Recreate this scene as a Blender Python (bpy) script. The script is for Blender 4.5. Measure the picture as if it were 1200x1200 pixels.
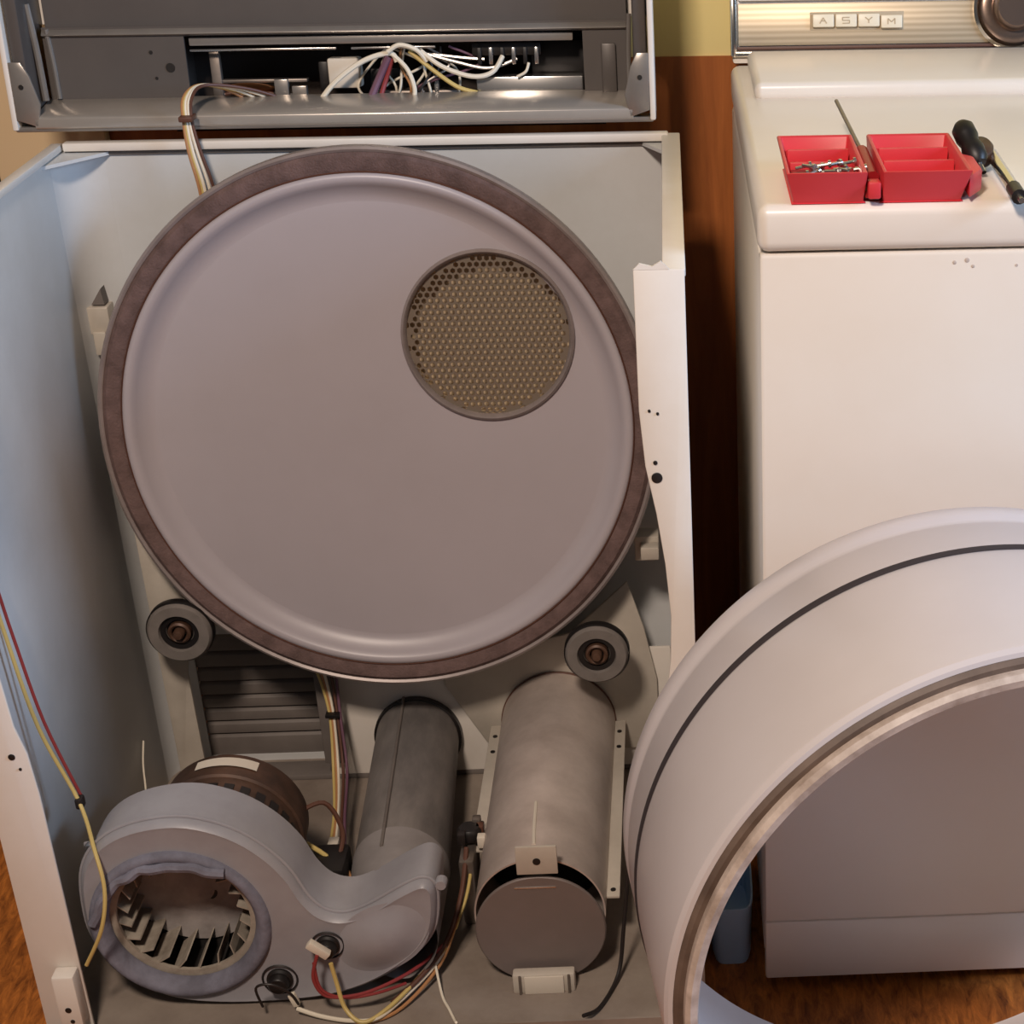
import bpy, bmesh, math, random
from mathutils import Vector, Matrix
random.seed(7)
sc = bpy.context.scene
for o in list(bpy.data.objects): bpy.data.objects.remove(o)
COL = sc.collection
PI = math.pi

# ------------------------------------------------------------------ camera
cam_d = bpy.data.cameras.new('camera'); cam = bpy.data.objects.new('camera', cam_d); COL.objects.link(cam)
yaw, pitch, roll = 0.0523, 0.4885, -0.0061
fw = Vector((math.sin(yaw)*math.cos(pitch), math.cos(yaw)*math.cos(pitch), -math.sin(pitch)))
rt = Vector((math.cos(yaw), -math.sin(yaw), 0)); up = rt.cross(fw)
r2 = math.cos(roll)*rt + math.sin(roll)*up; u2 = -math.sin(roll)*rt + math.cos(roll)*up
M = Matrix((r2, u2, -fw)).transposed().to_4x4(); M.translation = Vector((0.7365, -1.6387, 1.3615))
cam.matrix_world = M
cam_d.sensor_width = 36; cam_d.lens = 2096.43/1200*36
cam_d.shift_x = (600-905.33)/1200; cam_d.shift_y = (748.46-600)/1200
cam_d.clip_start = 0.05
sc.camera = cam

# ------------------------------------------------------------------ light
def srgb(r, g, b):
    f = lambda c: (c/12.92 if c <= 0.04045 else ((c+0.055)/1.055)**2.4)
    return (f(r/255), f(g/255), f(b/255), 1)
w = bpy.data.worlds.new('world'); sc.world = w; w.use_nodes = True
w.node_tree.nodes['Background'].inputs[0].default_value = (0.80, 0.80, 0.86, 1)
w.node_tree.nodes['Background'].inputs[1].default_value = 0.085
def area(name, loc, target, size, sy, power, col):
    d = bpy.data.lights.new(name, 'AREA'); d.shape = 'RECTANGLE'; d.size = size; d.size_y = sy
    d.energy = power; d.color = col
    o = bpy.data.objects.new(name, d); COL.objects.link(o); o.location = loc
    o.rotation_euler = (Vector(target)-Vector(loc)).to_track_quat('-Z', 'Y').to_euler(); return o
area('ceiling_lamp', (0.28, -1.70, 2.55), (0.6, 0.1, 0.5), 0.30, 0.30, 56, (1.0, 0.83, 0.70))
area('window_daylight', (3.4, -0.95, 1.75), (0.1, 0.2, 0.5), 0.9, 1.0, 72, (0.48, 0.69, 1.0))
vs = sc.view_settings; vs.view_transform = 'Standard'; vs.look = 'None'; vs.gamma = 1; vs.exposure = 0.0
vs.use_curve_mapping = False

# ------------------------------------------------------------------ materials
def mat(name, col, rough=0.5, metal=0.0, dirt=None, dirt_amt=0.0, scale=6, bump=0.0, bscale=200, stretch=None, spec=0.5, coat=0):
    m = bpy.data.materials.new(name); m.use_nodes = True; nt = m.node_tree; N = nt.nodes; L = nt.links
    b = N['Principled BSDF']; b.inputs['Roughness'].default_value = rough; b.inputs['Metallic'].default_value = metal
    b.inputs['Specular IOR Level'].default_value = spec; b.inputs['Coat Weight'].default_value = coat
    b.inputs['Base Color'].default_value = srgb(*col)
    tc = N.new('ShaderNodeTexCoord'); mp = N.new('ShaderNodeMapping'); L.new(tc.outputs['Object'], mp.inputs[0])
    if stretch: mp.inputs['Scale'].default_value = stretch
    if dirt:
        n = N.new('ShaderNodeTexNoise'); n.inputs['Scale'].default_value = scale; n.inputs['Detail'].default_value = 8
        n.inputs['Roughness'].default_value = 0.65; L.new(mp.outputs[0], n.inputs['Vector'])
        r = N.new('ShaderNodeValToRGB'); r.color_ramp.elements[0].position = 0.36; r.color_ramp.elements[1].position = 0.66
        r.color_ramp.elements[0].color = srgb(*col)
        r.color_ramp.elements[1].color = tuple(a*(1-dirt_amt)+c*dirt_amt for a, c in zip(srgb(*col), srgb(*dirt)))
        L.new(n.outputs['Fac'], r.inputs[0]); L.new(r.outputs[0], b.inputs['Base Color'])
    if bump:
        n2 = N.new('ShaderNodeTexNoise'); n2.inputs['Scale'].default_value = bscale; n2.inputs['Detail'].default_value = 4
        L.new(mp.outputs[0], n2.inputs['Vector'])
        bp = N.new('ShaderNodeBump'); bp.inputs['Strength'].default_value = bump; bp.inputs['Distance'].default_value = 0.002
        L.new(n2.outputs['Fac'], bp.inputs['Height']); L.new(bp.outputs[0], b.inputs['Normal'])
    return m
def wood(name, c0, c1, scale, rough, stretch):
    m = bpy.data.materials.new(name); m.use_nodes = True; nt = m.node_tree; N = nt.nodes; L = nt.links
    b = N['Principled BSDF']; b.inputs['Roughness'].default_value = rough
    tc = N.new('ShaderNodeTexCoord'); mp = N.new('ShaderNodeMapping'); L.new(tc.outputs['Object'], mp.inputs[0])
    mp.inputs['Scale'].default_value = stretch
    n = N.new('ShaderNodeTexNoise'); n.inputs['Scale'].default_value = scale; n.inputs['Detail'].default_value = 10; n.inputs['Roughness'].default_value = 0.7
    n.inputs['Distortion'].default_value = 0.6
    L.new(mp.outputs[0], n.inputs['Vector'])
    r = N.new('ShaderNodeValToRGB'); e = r.color_ramp.elements
    e[0].position = 0.3; e[0].color = srgb(*c0); e[1].position = 0.7; e[1].color = srgb(*c1)
    L.new(n.outputs['Fac'], r.inputs[0]); L.new(r.outputs[0], b.inputs['Base Color'])
    return m
MT = dict(
    enamel=mat('enamel_white', (232, 226, 218), 0.35, dirt=(200, 180, 150), dirt_amt=0.25, scale=5),
    washer=mat('washer_enamel', (234, 226, 216), 0.30, dirt=(220, 205, 185), dirt_amt=0.3, scale=3),
    inner=mat('inner_paint', (205, 206, 205), 0.42, dirt=(160, 155, 145), dirt_amt=0.3, scale=4),
    gasket=mat('felt', (112, 90, 86), 0.95, dirt=(84, 66, 62), dirt_amt=0.9, scale=40, bump=0.6, bscale=400),
    bulk=mat('bulkhead_paint', (172, 164, 168), 0.38, dirt=(158, 150, 152), dirt_amt=0.4, scale=3),
    bulkrim=mat('bulkhead_rim', (150, 138, 134), 0.4, metal=0.2, dirt=(104, 92, 88), dirt_amt=0.4, scale=20),
    galv=mat('galvanized', (214, 200, 190), 0.42, metal=0.3, dirt=(160, 144, 134), dirt_amt=0.7, scale=7),
    galvp=mat('galvanized_plate', (205, 196, 182), 0.45, metal=0.12, dirt=(165, 155, 142), dirt_amt=0.5, scale=9),
    pan=mat('base_pan_paint', (150, 138, 126), 0.6, dirt=(108, 94, 84), dirt_amt=0.7, scale=7),
    duct=mat('dusty_duct', (140, 133, 128), 0.55, metal=0.15, dirt=(92, 88, 86), dirt_amt=0.8, scale=5, stretch=(3, 1, 3)),
    blower=mat('blower_paint', (158, 156, 160), 0.42, dirt=(128, 124, 128), dirt_amt=0.5, scale=9),
    neck=mat('dusty_neck', (152, 146, 144), 0.5, dirt=(116, 110, 108), dirt_amt=0.7, scale=8),
    dust=mat('dusty_ring', (128, 128, 142), 0.75, dirt=(90, 88, 98), dirt_amt=0.8, scale=22, bump=0.5, bscale=120),
    blade=mat('impeller_plastic', (172, 162, 148), 0.6, dirt=(112, 100, 88), dirt_amt=0.7, scale=30),
    hubm=mat('impeller_hub', (176, 168, 164), 0.55, dirt=(110, 102, 98), dirt_amt=0.6, scale=20),
    motor=mat('motor_brown', (100, 72, 56), 0.5, metal=0.2, dirt=(52, 38, 30), dirt_amt=0.8, scale=14),
    black=mat('black_part', (24, 20, 19), 0.45),
    shell=mat('console_shell_brown', (70, 60, 54), 0.8),
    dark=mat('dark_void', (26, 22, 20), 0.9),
    rubber=mat('roller_rubber', (122, 114, 108), 0.8, dirt=(96, 90, 84), dirt_amt=0.6, scale=30),
    steel=mat('steel', (205, 202, 198), 0.25, metal=0.95),
    plate=mat('end_plate_grey', (126, 114, 110), 0.5, metal=0.2, dirt=(112, 102, 96), dirt_amt=0.6, scale=8),
    steeld=mat('steel_dull', (150, 140, 132), 0.45, metal=0.8, dirt=(100, 90, 80), dirt_amt=0.5, scale=30),
    rear=mat('rear_panel_grey', (120, 112, 106), 0.6, dirt=(92, 84, 80), dirt_amt=0.6, scale=9),
    lid=mat('lid_underside', (92, 86, 82), 0.42, metal=0.2, dirt=(76, 71, 69), dirt_amt=0.5, scale=5),
    lidrim=mat('lid_rim', (165, 158, 150), 0.28, metal=0.6, dirt=(120, 112, 106), dirt_amt=0.4, scale=12),
    lidbright=mat('lid_ledge', (196, 188, 178), 0.3, metal=0.55, dirt=(160, 152, 142), dirt_amt=0.3, scale=12),
    drum=mat('drum_paint', (206, 198, 198), 0.36, dirt=(192, 184, 182), dirt_amt=0.4, scale=4),
    drumlip=mat('drum_lip', (206, 190, 178), 0.5, dirt=(120, 98, 82), dirt_amt=0.7, scale=22, stretch=(1, 1, 1)),
    drumgroove=mat('drum_groove', (112, 94, 82), 0.6, dirt=(70, 56, 48), dirt_amt=0.7, scale=20),
    belt=mat('belt_mark', (52, 44, 46), 0.8),
    red=mat('red_plastic', (212, 56, 64), 0.42, dirt=(196, 46, 54), dirt_amt=0.4, scale=10),
    redd=mat('red_plastic_dark', (150, 24, 30), 0.4),
    blue=mat('blue_plastic', (186, 220, 250), 0.3),
    wy=mat('wire_yellow', (200, 176, 108), 0.5), ww=mat('wire_white', (226, 216, 196), 0.5),
    wr=mat('wire_red', (138, 50, 50), 0.5), wo=mat('wire_orange', (176, 126, 82), 0.5),
    wb=mat('wire_brown', (92, 58, 44), 0.5), wk=mat('wire_black', (34, 28, 26), 0.5), wp=mat('wire_purple', (110, 76, 92), 0.5),
    chrome=mat('chrome', (222, 216, 205), 0.16, metal=1.0),
    button=mat('button_ivory', (238, 224, 196), 0.4),
    dial=mat('dial_metal', (150, 130, 118), 0.25, metal=0.9),
    label=mat('paper_label', (214, 204, 188), 0.6),
    tan=mat('grille_back', (206, 184, 152), 0.5, metal=0.1),
    grille=mat('grille_metal', (138, 126, 112), 0.4, metal=0.5),
    ink=mat('ink', (188, 168, 138), 0.7),
    chip=mat('chipped_enamel', (196, 180, 168), 0.6),
    wall=mat('wall_yellow', (240, 222, 156), 0.8, dirt=(232, 212, 144), dirt_amt=0.5, scale=2),
    trimc=mat('trim_cream', (226, 200, 160), 0.6),
    copper=mat('copper', (150, 98, 60), 0.4, metal=0.7),
    floor=wood('floor_wood', (84, 38, 12), (214, 130, 56), 7, 0.55, (12, 3.0, 1)),
    panel=wood('wainscot_wood', (140, 76, 32), (184, 108, 52), 5, 0.45, (6, 6, 0.5)),
)
def console_mat():
    m = mat('console_brushed', (196, 178, 148), 0.42, metal=0.45)
    nt = m.node_tree; N = nt.nodes; L = nt.links
    wv = N.new('ShaderNodeTexWave'); wv.bands_direction = 'Z'; wv.inputs['Scale'].default_value = 45; wv.inputs['Distortion'].default_value = 0.4
    tc = N.new('ShaderNodeTexCoord'); L.new(tc.outputs['Object'], wv.inputs['Vector'])
    r = N.new('ShaderNodeValToRGB'); r.color_ramp.elements[0].color = srgb(176, 160, 134); r.color_ramp.elements[1].color = srgb(200, 184, 158)
    L.new(wv.outputs['Fac'], r.inputs[0]); L.new(r.outputs[0], N['Principled BSDF'].inputs['Base Color']); return m
MT['console'] = console_mat()

# ------------------------------------------------------------------ mesh helpers
def thing(name, loc, label, cat, group=None):
    o = bpy.data.objects.new(name, None); COL.objects.link(o); o.location = loc
    o.empty_display_size = 0.05
    o['label'] = label; o['category'] = cat
    if group: o['group'] = group
    return o
def root_loc(p):
    v = Vector((0, 0, 0))
    while p: v += Vector(p.location); p = p.parent
    return v
def obj(name, verts, faces, m, parent=None, smooth=False, angle=40, bevel=0, segs=2):
    me = bpy.data.meshes.new(name); me.from_pydata([tuple(v) for v in verts], [], faces)
    bm = bmesh.new(); bm.from_mesh(me)
    bmesh.ops.remove_doubles(bm, verts=bm.verts, dist=1e-6)
    if bevel:
        es = [e for e in bm.edges if len(e.link_faces) == 2 and e.calc_face_angle(0) > 0.5]
        bmesh.ops.bevel(bm, geom=es, offset=bevel, segments=segs, profile=0.5, affect='EDGES', clamp_overlap=True)
    bmesh.ops.recalc_face_normals(bm, faces=bm.faces)
    bm.to_mesh(me); bm.free()
    if smooth or bevel:
        for p in me.polygons: p.use_smooth = True
        me.set_sharp_from_angle(angle=math.radians(angle))
    me.materials.append(MT[m] if isinstance(m, str) else m)
    o = bpy.data.objects.new(name, me); COL.objects.link(o)
    if parent:
        o.parent = parent; o.location = -root_loc(parent)     # meshes are written in world coordinates
        if parent.type == 'MESH': o.location = (0, 0, 0)
    return o
class MB:
    def __init__(s): s.v = []; s.f = []
    def add(s, v, f):
        n = len(s.v); s.v += [tuple(x) for x in v]; s.f += [tuple(i+n for i in q) for q in f]; return s
    def box(s, x0, x1, y0, y1, z0, z1, T=None):
        v = [(x, y, z) for z in (z0, z1) for y in (y0, y1) for x in (x0, x1)]
        if T: v = [T(*p) for p in v]
        return s.add(v, [(0, 2, 3, 1), (4, 5, 7, 6), (0, 1, 5, 4), (2, 6, 7, 3), (0, 4, 6, 2), (1, 3, 7, 5)])
    def prism(s, pts, f0, f1):        # pts 2-D, f0/f1 map a point to 3-D at each end
        n = len(pts); v = [f0(*p) for p in pts]+[f1(*p) for p in pts]
        return s.add(v, [tuple(range(n))[::-1], tuple(range(n, 2*n))]+[(i, (i+1) % n, n+(i+1) % n, n+i) for i in range(n)])
    def lathe(s, prof, T, n=64, a0=0, a1=2*PI, close=False):   # prof [(r, d)], T(rcos, rsin, d)
        full = abs(a1-a0-2*PI) < 1e-6; k = n if full else n+1
        v = []; f = []
        for (r, d) in prof:
            for i in range(k):
                a = a0+(a1-a0)*i/n; v.append(T(r*math.cos(a), r*math.sin(a), d))
        m = len(prof)
        for j in range(m-1+(1 if close else 0)):
            for i in range(n):
                i2 = (i+1) % k; j2 = (j+1) % m
                f.append((j*k+i, j*k+i2, j2*k+i2, j2*k+i))
        return s.add(v, f)
    def tube(s, pts, r, n=8, smooth=6):
        P = [Vector(p) for p in pts]
        if smooth and len(P) > 2:
            Q = []
            for i in range(len(P)-1):
                a = P[max(i-1, 0)]; b = P[i]; c = P[i+1]; d = P[min(i+2, len(P)-1)]
                for k in range(smooth):
                    t = k/smooth
                    Q.append(0.5*((2*b)+(c-a)*t+(2*a-5*b+4*c-d)*t*t+(3*b-a-3*c+d)*t**3))
            P = Q+[P[-1]]
        v = []; f = []; prev = None
        for i, p in enumerate(P):
            t = (P[min(i+1, len(P)-1)]-P[max(i-1, 0)]).normalized()
            if prev is None: u = t.orthogonal().normalized()
            else:
                u = prev-t*prev.dot(t); u = u.normalized() if u.length > 1e-6 else t.orthogonal().normalized()
            prev = u; w_ = t.cross(u)
            for k in range(n):
                a = 2*PI*k/n; v.append(p+r*(math.cos(a)*u+math.sin(a)*w_))
        for i in range(len(P)-1):
            for k in range(n): f.append((i*n+k, i*n+(k+1) % n, (i+1)*n+(k+1) % n, (i+1)*n+k))
        f.append(tuple(range(n))[::-1]); f.append(tuple(range((len(P)-1)*n, len(P)*n)))
        return s.add(v, f)
    def build(s, name, m, parent=None, **k): return obj(name, s.v, s.f, m, parent, **k)
def box(name, x0, x1, y0, y1, z0, z1, m, parent=None, bevel=0.002, segs=2, T=None):
    return MB().box(x0, x1, y0, y1, z0, z1, T).build(name, m, parent, bevel=bevel, segs=segs)
def wire(name, pts, r, m, parent, smooth=6): return MB().tube(pts, r, 8, smooth).build(name, m, parent, smooth=True)
def yT(cx, cy, cz):          # lathe frame: axis along -Y (towards the room)
    return lambda a, b, d: (cx+a, cy-d, cz+b)
def zT(cx, cy, cz): return lambda a, b, d: (cx+a, cy+b, cz+d)
def struct(o, ): o['kind'] = 'structure'; return o
def copy_part(o, name, delta, parent):
    c = o.copy(); c.name = name; COL.objects.link(c); c.parent = parent; c.location = Vector(o.location)+Vector(delta); return c
def disc(name, cx, cy, cz, r, th, m, parent, n=24):      # round knob/plug facing the room (-Y)
    return MB().lathe([(0.0001, 0), (r, 0), (r, th*.7), (r*.85, th), (0.0001, th)], yT(cx, cy, cz), n).build(name, m, parent, smooth=True)

# ------------------------------------------------------------------ the room
struct(box('floor', -1.6, 2.6, -2.6, 0.86, -0.05, 0.0, 'floor', bevel=0))
struct(box('wall_back', -1.6, 2.6, 0.85, 0.93, 0.926, 2.5, 'wall', bevel=0))
struct(box('trim_2', -1.6, 2.6, 0.846, 0.93, 0.0, 0.926, 'panel', bevel=0))
struct(box('trim_1', -0.170, -0.02, 0.825, 0.846, 0.0, 2.3, 'trimc', bevel=0.004))
struct(box('door_1', -0.95, -0.175, 0.835, 0.846, 0.0, 2.05, 'dark', bevel=0.002))

# ------------------------------------------------------------------ dryer
W, DP, H = 0.735, 0.578, 0.88
D = thing('dryer', (W/2, 0.29, 0), 'white clothes dryer opened up with its front panel off and top raised', 'dryer')
# side panels, each with a folded top lip
lp = box('side_panel', -0.006, 0.0, 0.0, DP+0.004, 0.004, H, 'inner', D, bevel=0.001)
box('top_lip', -0.010, 0.004, -0.002, DP, H-0.004, H+0.004, 'enamel', lp, bevel=0.0015)
rp = box('side_panel', W, W+0.006, 0.0, DP+0.004, 0.004, H, 'inner', D, bevel=0.001)
box('top_lip', W-0.014, W+0.008, -0.002, DP, H-0.004, H+0.004, 'enamel', rp, bevel=0.0015)
# front flanges
rf = [(.742, .004), (.742, .884), (.694, .884), (.694, .745), (.698, .687), (.707, .636), (.714, .58), (.718, .521),
      (.716, .47), (.708, .41), (.694, .37), (.690, .33), (.690, .004)]
MB().prism(rf, lambda x, z: (x, -0.004, z), lambda x, z: (x, 0.0, z)).build('front_flange', 'enamel', D, bevel=0.0012)
lf = [(-.008, .004), (.045, .004), (.044, .33), (.041, .382), (.034, .415), (.031, .476), (.02, .55), (.021, .62), (.03, .68), (.038, .745), (.038, .884), (-.008, .884)]
lfo = MB().prism(lf, lambda x, z: (x, -0.004, z), lambda x, z: (x, 0.0, z)).build('front_flange', 'enamel', D, bevel=0.0012)
for (x, z, r) in ((.709, .675, .0055), (.708, .691, .0022), (.704, .745, .0015), (.712, .742, .0015)):
    disc('screw_hole', x, -0.004, z, r, 0.0012, 'black', D, 16)
for (x, z, r) in ((.025, .379, .0036), (.031, .364, .0016)):
    disc('screw_hole', x, -0.004, z, r, 0.0012, 'black', D, 16)
fb = box('foot_bracket', .018, .043, -.026, -.004, .034, .105, 'enamel', D, bevel=0.003)
disc('bracket_hole', .030, -.026, .060, .0035, .001, 'black', fb, 14)
disc('bracket_hole', .032, -.026, .044, .0025, .001, 'black', fb, 14)
# torn paint edge at top of the right flange
MB().prism([(.694,.884),(.700,.890),(.712,.887),(.720,.892),(.728,.884)], lambda x, z: (x, -0.004, z), lambda x, z: (x, -0.001, z)).build('flange_tab', 'enamel', D)
# back panel with large opening at lower left where the louvred vent sits
bp = MB()
vx0, vx1, vz0, vz1 = .050, .225, .020, .215
bp.box(0, vx0, DP, DP+.004, 0.004, H); bp.box(vx1, W, DP, DP+.004, 0.004, H)
bp.box(vx0, vx1, DP, DP+.004, vz1, H); bp.box(vx0, vx1, DP, DP+.004, 0.004, vz0)
bpo = bp.build('back_panel', 'inner', D)
box('top_rail', 0.006, W-.006, DP-.012, DP+.004, H-.004, H+.006, 'enamel', D, bevel=0.002)
box('top_rail_fold', 0.012, W-.012, DP-.004, DP, H-.010, H-.005, 'rear', D, bevel=0.001)
disc('screw_hole', .035, DP, .794, .0035, .001, 'black', D, 14)
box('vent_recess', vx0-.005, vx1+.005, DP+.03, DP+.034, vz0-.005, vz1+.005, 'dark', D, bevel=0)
zz = vz0
hts = [.036, .021, .021, .021, .022, .022, .025, .027]
for h in hts:
    a = zz; b = zz+h-.0030
    MB().prism([(DP+.002, a), (DP+.002, b-.004), (DP+.007, b), (DP+.009, b), (DP+.009, a)], lambda y, z: (vx0, y, z), lambda y, z: (vx1, y, z)).build('louver_slat', 'rear', D, bevel=0.0008)
    zz += h
# corner braces and clips
MB().prism([(0, 0.50), (0, DP), (.06, DP)], lambda x, y: (x, y, H-.010), lambda x, y: (x, y, H-.006)).build('corner_brace', 'inner', D)
MB().prism([(W, 0.50), (W, DP), (W-.04, DP)], lambda x, y: (x, y, H-.010), lambda x, y: (x, y, H-.006)).build('corner_brace', 'inner', D)
# rounded inner corner between left wall and back panel
cv = [(0.0, DP-.05), (0.0, DP), (.05, DP)]+[(.05-.05*math.sin(a), DP-.05+.05*math.cos(a)) for a in [PI/2*k/8 for k in range(1, 8)]]
MB().prism(cv, lambda x, y: (x, y, .01), lambda x, y: (x, y, H-.012)).build('corner_fillet', 'inner', D, smooth=True)
bc = MB().box(.004, .030, DP-.03, DP-.002, .655, .690); bc.box(.008, .024, DP-.036, DP-.03, .630, .66)
bco = bc.build('support_clip', 'galvp', D, bevel=0.002)
MB().prism([(.010, .692), (.026, .692), (.024, .712)], lambda x, z: (x, DP-.026, z), lambda x, z: (x, DP-.006, z)).build('clip_tip', 'rear', bco)
bc = MB().box(.668, .700, .49, .52, .350, .385); bc.box(.676, .700, .47, .49, .36, .378)
bc.build('support_clip', 'galvp', D, bevel=0.002)
# base pan
bpn = MB(); bpn.box(0, W, -0.03, DP, .004, .010); bpn.box(0, W, -0.033, -0.03, .004, .022)
bpn.build('base_pan', 'pan', D)

# ---- rear bulkhead with felt seal and grille
TL = math.radians(6); BC = Vector((.3632, .46, .5535)); R = .342
BU = Vector((0, math.sin(TL), math.cos(TL))); BN = Vector((0, -math.cos(TL), math.sin(TL)))
BT = lambda a, b, d: tuple(BC+Vector((a, 0, 0))+b*BU+d*BN)
bulk = MB().lathe([(R-.05, -.112), (R-.05, -.020), (R-.004, -.016), (R, -.012), (R, -.004), (R-.001, .002), (R-.004, .004), (R-.007, .002), (R-.008, -.006)], BT, 160).build('bulkhead_rim', 'bulkrim', D, smooth=True)
MB().lathe([(R-.007, -.008), (R-.007, .001), (R-.012, .006), (R-.026, .006), (R-.031, .002), (R-.031, -.008)], BT, 160).build('felt_seal', 'gasket', D, smooth=True)
MB().lathe([(R-.0305, -.012), (R-.0305, .004), (R-.033, .007), (R-.037, .008), (R-.042, .006), (R-.046, .001), (R-.057, -.011), (R-.066, -.012),
            (.20, -.012)], BT, 160).build('bulkhead_dish', 'bulk', D, smooth=True, angle=75)
MB().lathe([(R-.0285, .003), (R-.030, .0058), (R-.0318, .003)], BT, 160).build('seal_edge', 'wb', D, smooth=True)
# the flat plate: ring between r=.20 and the grille hole, built by filling an annulus with an off-centre hole
gx, gy, gr = .1385, .1125, .1045
bm = bmesh.new(); n = 160
vo = [bm.verts.new(BT((R-.066)*math.cos(2*PI*i/n), (R-.066)*math.sin(2*PI*i/n), -.012)) for i in range(n)]
vi = [bm.verts.new(BT(gx+gr*math.cos(2*PI*i/n), gy+gr*math.sin(2*PI*i/n), -.012)) for i in range(n)]
for i in range(n): bm.faces.new((vo[i], vo[(i+1) % n], vi[(i+1) % n], vi[i]))
me = bpy.data.meshes.new('bulkhead_plate'); bmesh.ops.recalc_face_normals(bm, faces=bm.faces); bm.to_mesh(me); bm.free(); me.materials.append(MT['bulk'])
pl = bpy.data.objects.new('bulkhead_plate', me); COL.objects.link(pl); pl.parent = D; pl.location = -root_loc(D)
# trim the dish so it stops at the plate
bpy.data.objects.remove([o for o in D.children if o.name.startswith('bulkhead_dish')][0])
MB().lathe([(R-.0305, -.012), (R-.0305, .004), (R-.033, .007), (R-.037, .008), (R-.042, .006), (R-.046, .001), (R-.057, -.011), (R-.066, -.012)], BT, 160).build('bulkhead_dish', 'bulk', D, smooth=True, angle=75)
GT = lambda a, b, d: BT(gx+a, gy+b, d)
gring = MB().lathe([(gr+.001, -.013), (gr+.001, -.008), (gr-.002, -.005), (gr-.005, -.008), (gr-.006, -.016)], GT, 96).build('grille_ring', 'bulkrim', D, smooth=True)
# perforated sheet with real holes
gm = MB(); pit = .0083; hr = .0033
rows = int(2*gr/(pit*.866))+2
for j in range(-rows//2, rows//2+1):
    for i in range(-16, 17):
        x = i*pit+(pit/2 if j % 2 else 0); y = j*pit*.866
        if math.hypot(x, y) > gr-.0045: continue
        out = [(x+pit/math.sqrt(3)*math.cos(PI/6+k*PI/3), y+pit/math.sqrt(3)*math.sin(PI/6+k*PI/3)) for k in range(6)]
        inn = [(x+hr*math.cos(PI/6+k*PI/3), y+hr*math.sin(PI/6+k*PI/3)) for k in range(6)]
        if math.hypot(x, y) < gr-.009:
            v = [GT(*p, -.014) for p in out]+[GT(*p, -.014) for p in inn]+[GT(*p, -.0155) for p in inn]
            f = []
            for k in range(6):
                k2 = (k+1) % 6; f.append((k, k2, 6+k2, 6+k)); f.append((6+k, 6+k2, 12+k2, 12+k))
            gm.add(v, f)
        else:
            gm.add([GT(*p, -.014) for p in out], [tuple(range(6))])
go = gm.build('grille_mesh', 'grille', D)
MB().lathe([(.0001, -.044), (gr-.004, -.044), (gr-.004, -.016)], GT, 64).build('grille_backing', 'tan', D, smooth=True)

# ---- support rollers
def roller(cx, cy, cz, r=.041):
    ro = MB().lathe([(.022, -.012), (r-.002, -.012), (r, -.009), (r, .008), (r-.003, .012), (.0255, .012), (.024, .006), (.017, .004)], yT(cx, cy, cz), 48).build('drum_roller', 'rubber', D, smooth=True)
    MB().lathe([(r+.0005, -.007), (r+.0018, -.005), (r+.0018, .005), (r+.0005, .007)], yT(cx, cy, cz), 48).build('tire', 'black', ro, smooth=True)
    MB().lathe([(.025, .001), (.0245, .007), (.018, .0065), (.0165, .0005), (.0001, .0005)], yT(cx, cy, cz), 40).build('hub', 'black', ro, smooth=True)
    MB().lathe([(.0145, .001), (.0145, .009), (.012, .011), (.0095, .009), (.009, .002)], yT(cx, cy, cz), 32).build('retaining_ring', 'motor', ro, smooth=True)
    MB().lathe([(.007, -.06), (.007, .014), (.005, .018), (.0001, .0185)], yT(cx, cy, cz), 20).build('shaft', 'motor', ro, smooth=True)
    return ro
roller(.084, .435, .297); roller(.615, .425, .252)
MB().prism([(.030, .02), (.066, .02), (.064, .20), (.075, .27), (.135, .27), (.150, .30), (.10, .37), (.055, .42), (.028, .42)], lambda x, z: (x, .495, z), lambda x, z: (x, .500, z)).build('roller_bracket', 'galvp', D, bevel=0.002)
MB().prism([(.46, .05), (.40, .16), (.40, .212), (.49, .215), (.575, .235), (.655, .31), (.675, .24), (.690, .16), (.690, .08), (.660, .05)], lambda x, z: (x, .512, z), lambda x, z: (x, .517, z)).build('roller_bracket', 'galvp', D, bevel=0.002)
box('rear_crossmember', .232, .71, .520, .526, .018, .205, 'enamel', D, bevel=0.002)
box('crossmember_post', .226, .254, .505, .52, .045, .20, 'rear', D, bevel=0.002)
box('crossmember_fold', .05, .71, .521, .56, .010, .018, 'rear', D, bevel=0.001)
disc('screw_hole', .418, .512, .195, .003, .001, 'black', D, 12)

# ---- exhaust duct (runs back from the blower)
def ductT(t, a, rr):
    x = .380+(.356-.380)*t; y = .085+(.520-.085)*t; z = .082
    return (x+rr*math.cos(a), y, z+rr*math.sin(a)*1.05)
dm = MB(); N = 48; K = 10; v = []; f = []
for k in range(K+1):
    t = .22+.78*k/K
    for i in range(N): v.append(ductT(t, 2*PI*i/N, .056+.003*(1-t)))
for k in range(K):
    for i in range(N): f.append((k*N+i, k*N+(i+1) % N, (k+1)*N+(i+1) % N, (k+1)*N+i))
dm.add(v, f); du = dm.build('exhaust_duct', 'duct', D, smooth=True)
wire('duct_seam', [ductT(t, PI/2+.25, .058+.003*(1-t)) for t in (.16, .4, .7, .99)], .0022, 'rear', du)
MB().lathe([(.056, 0), (.060, .002), (.060, .012), (.056, .014)], yT(.357, .518, .082), 48).build('duct_collar', 'black', du, smooth=True)

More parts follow.
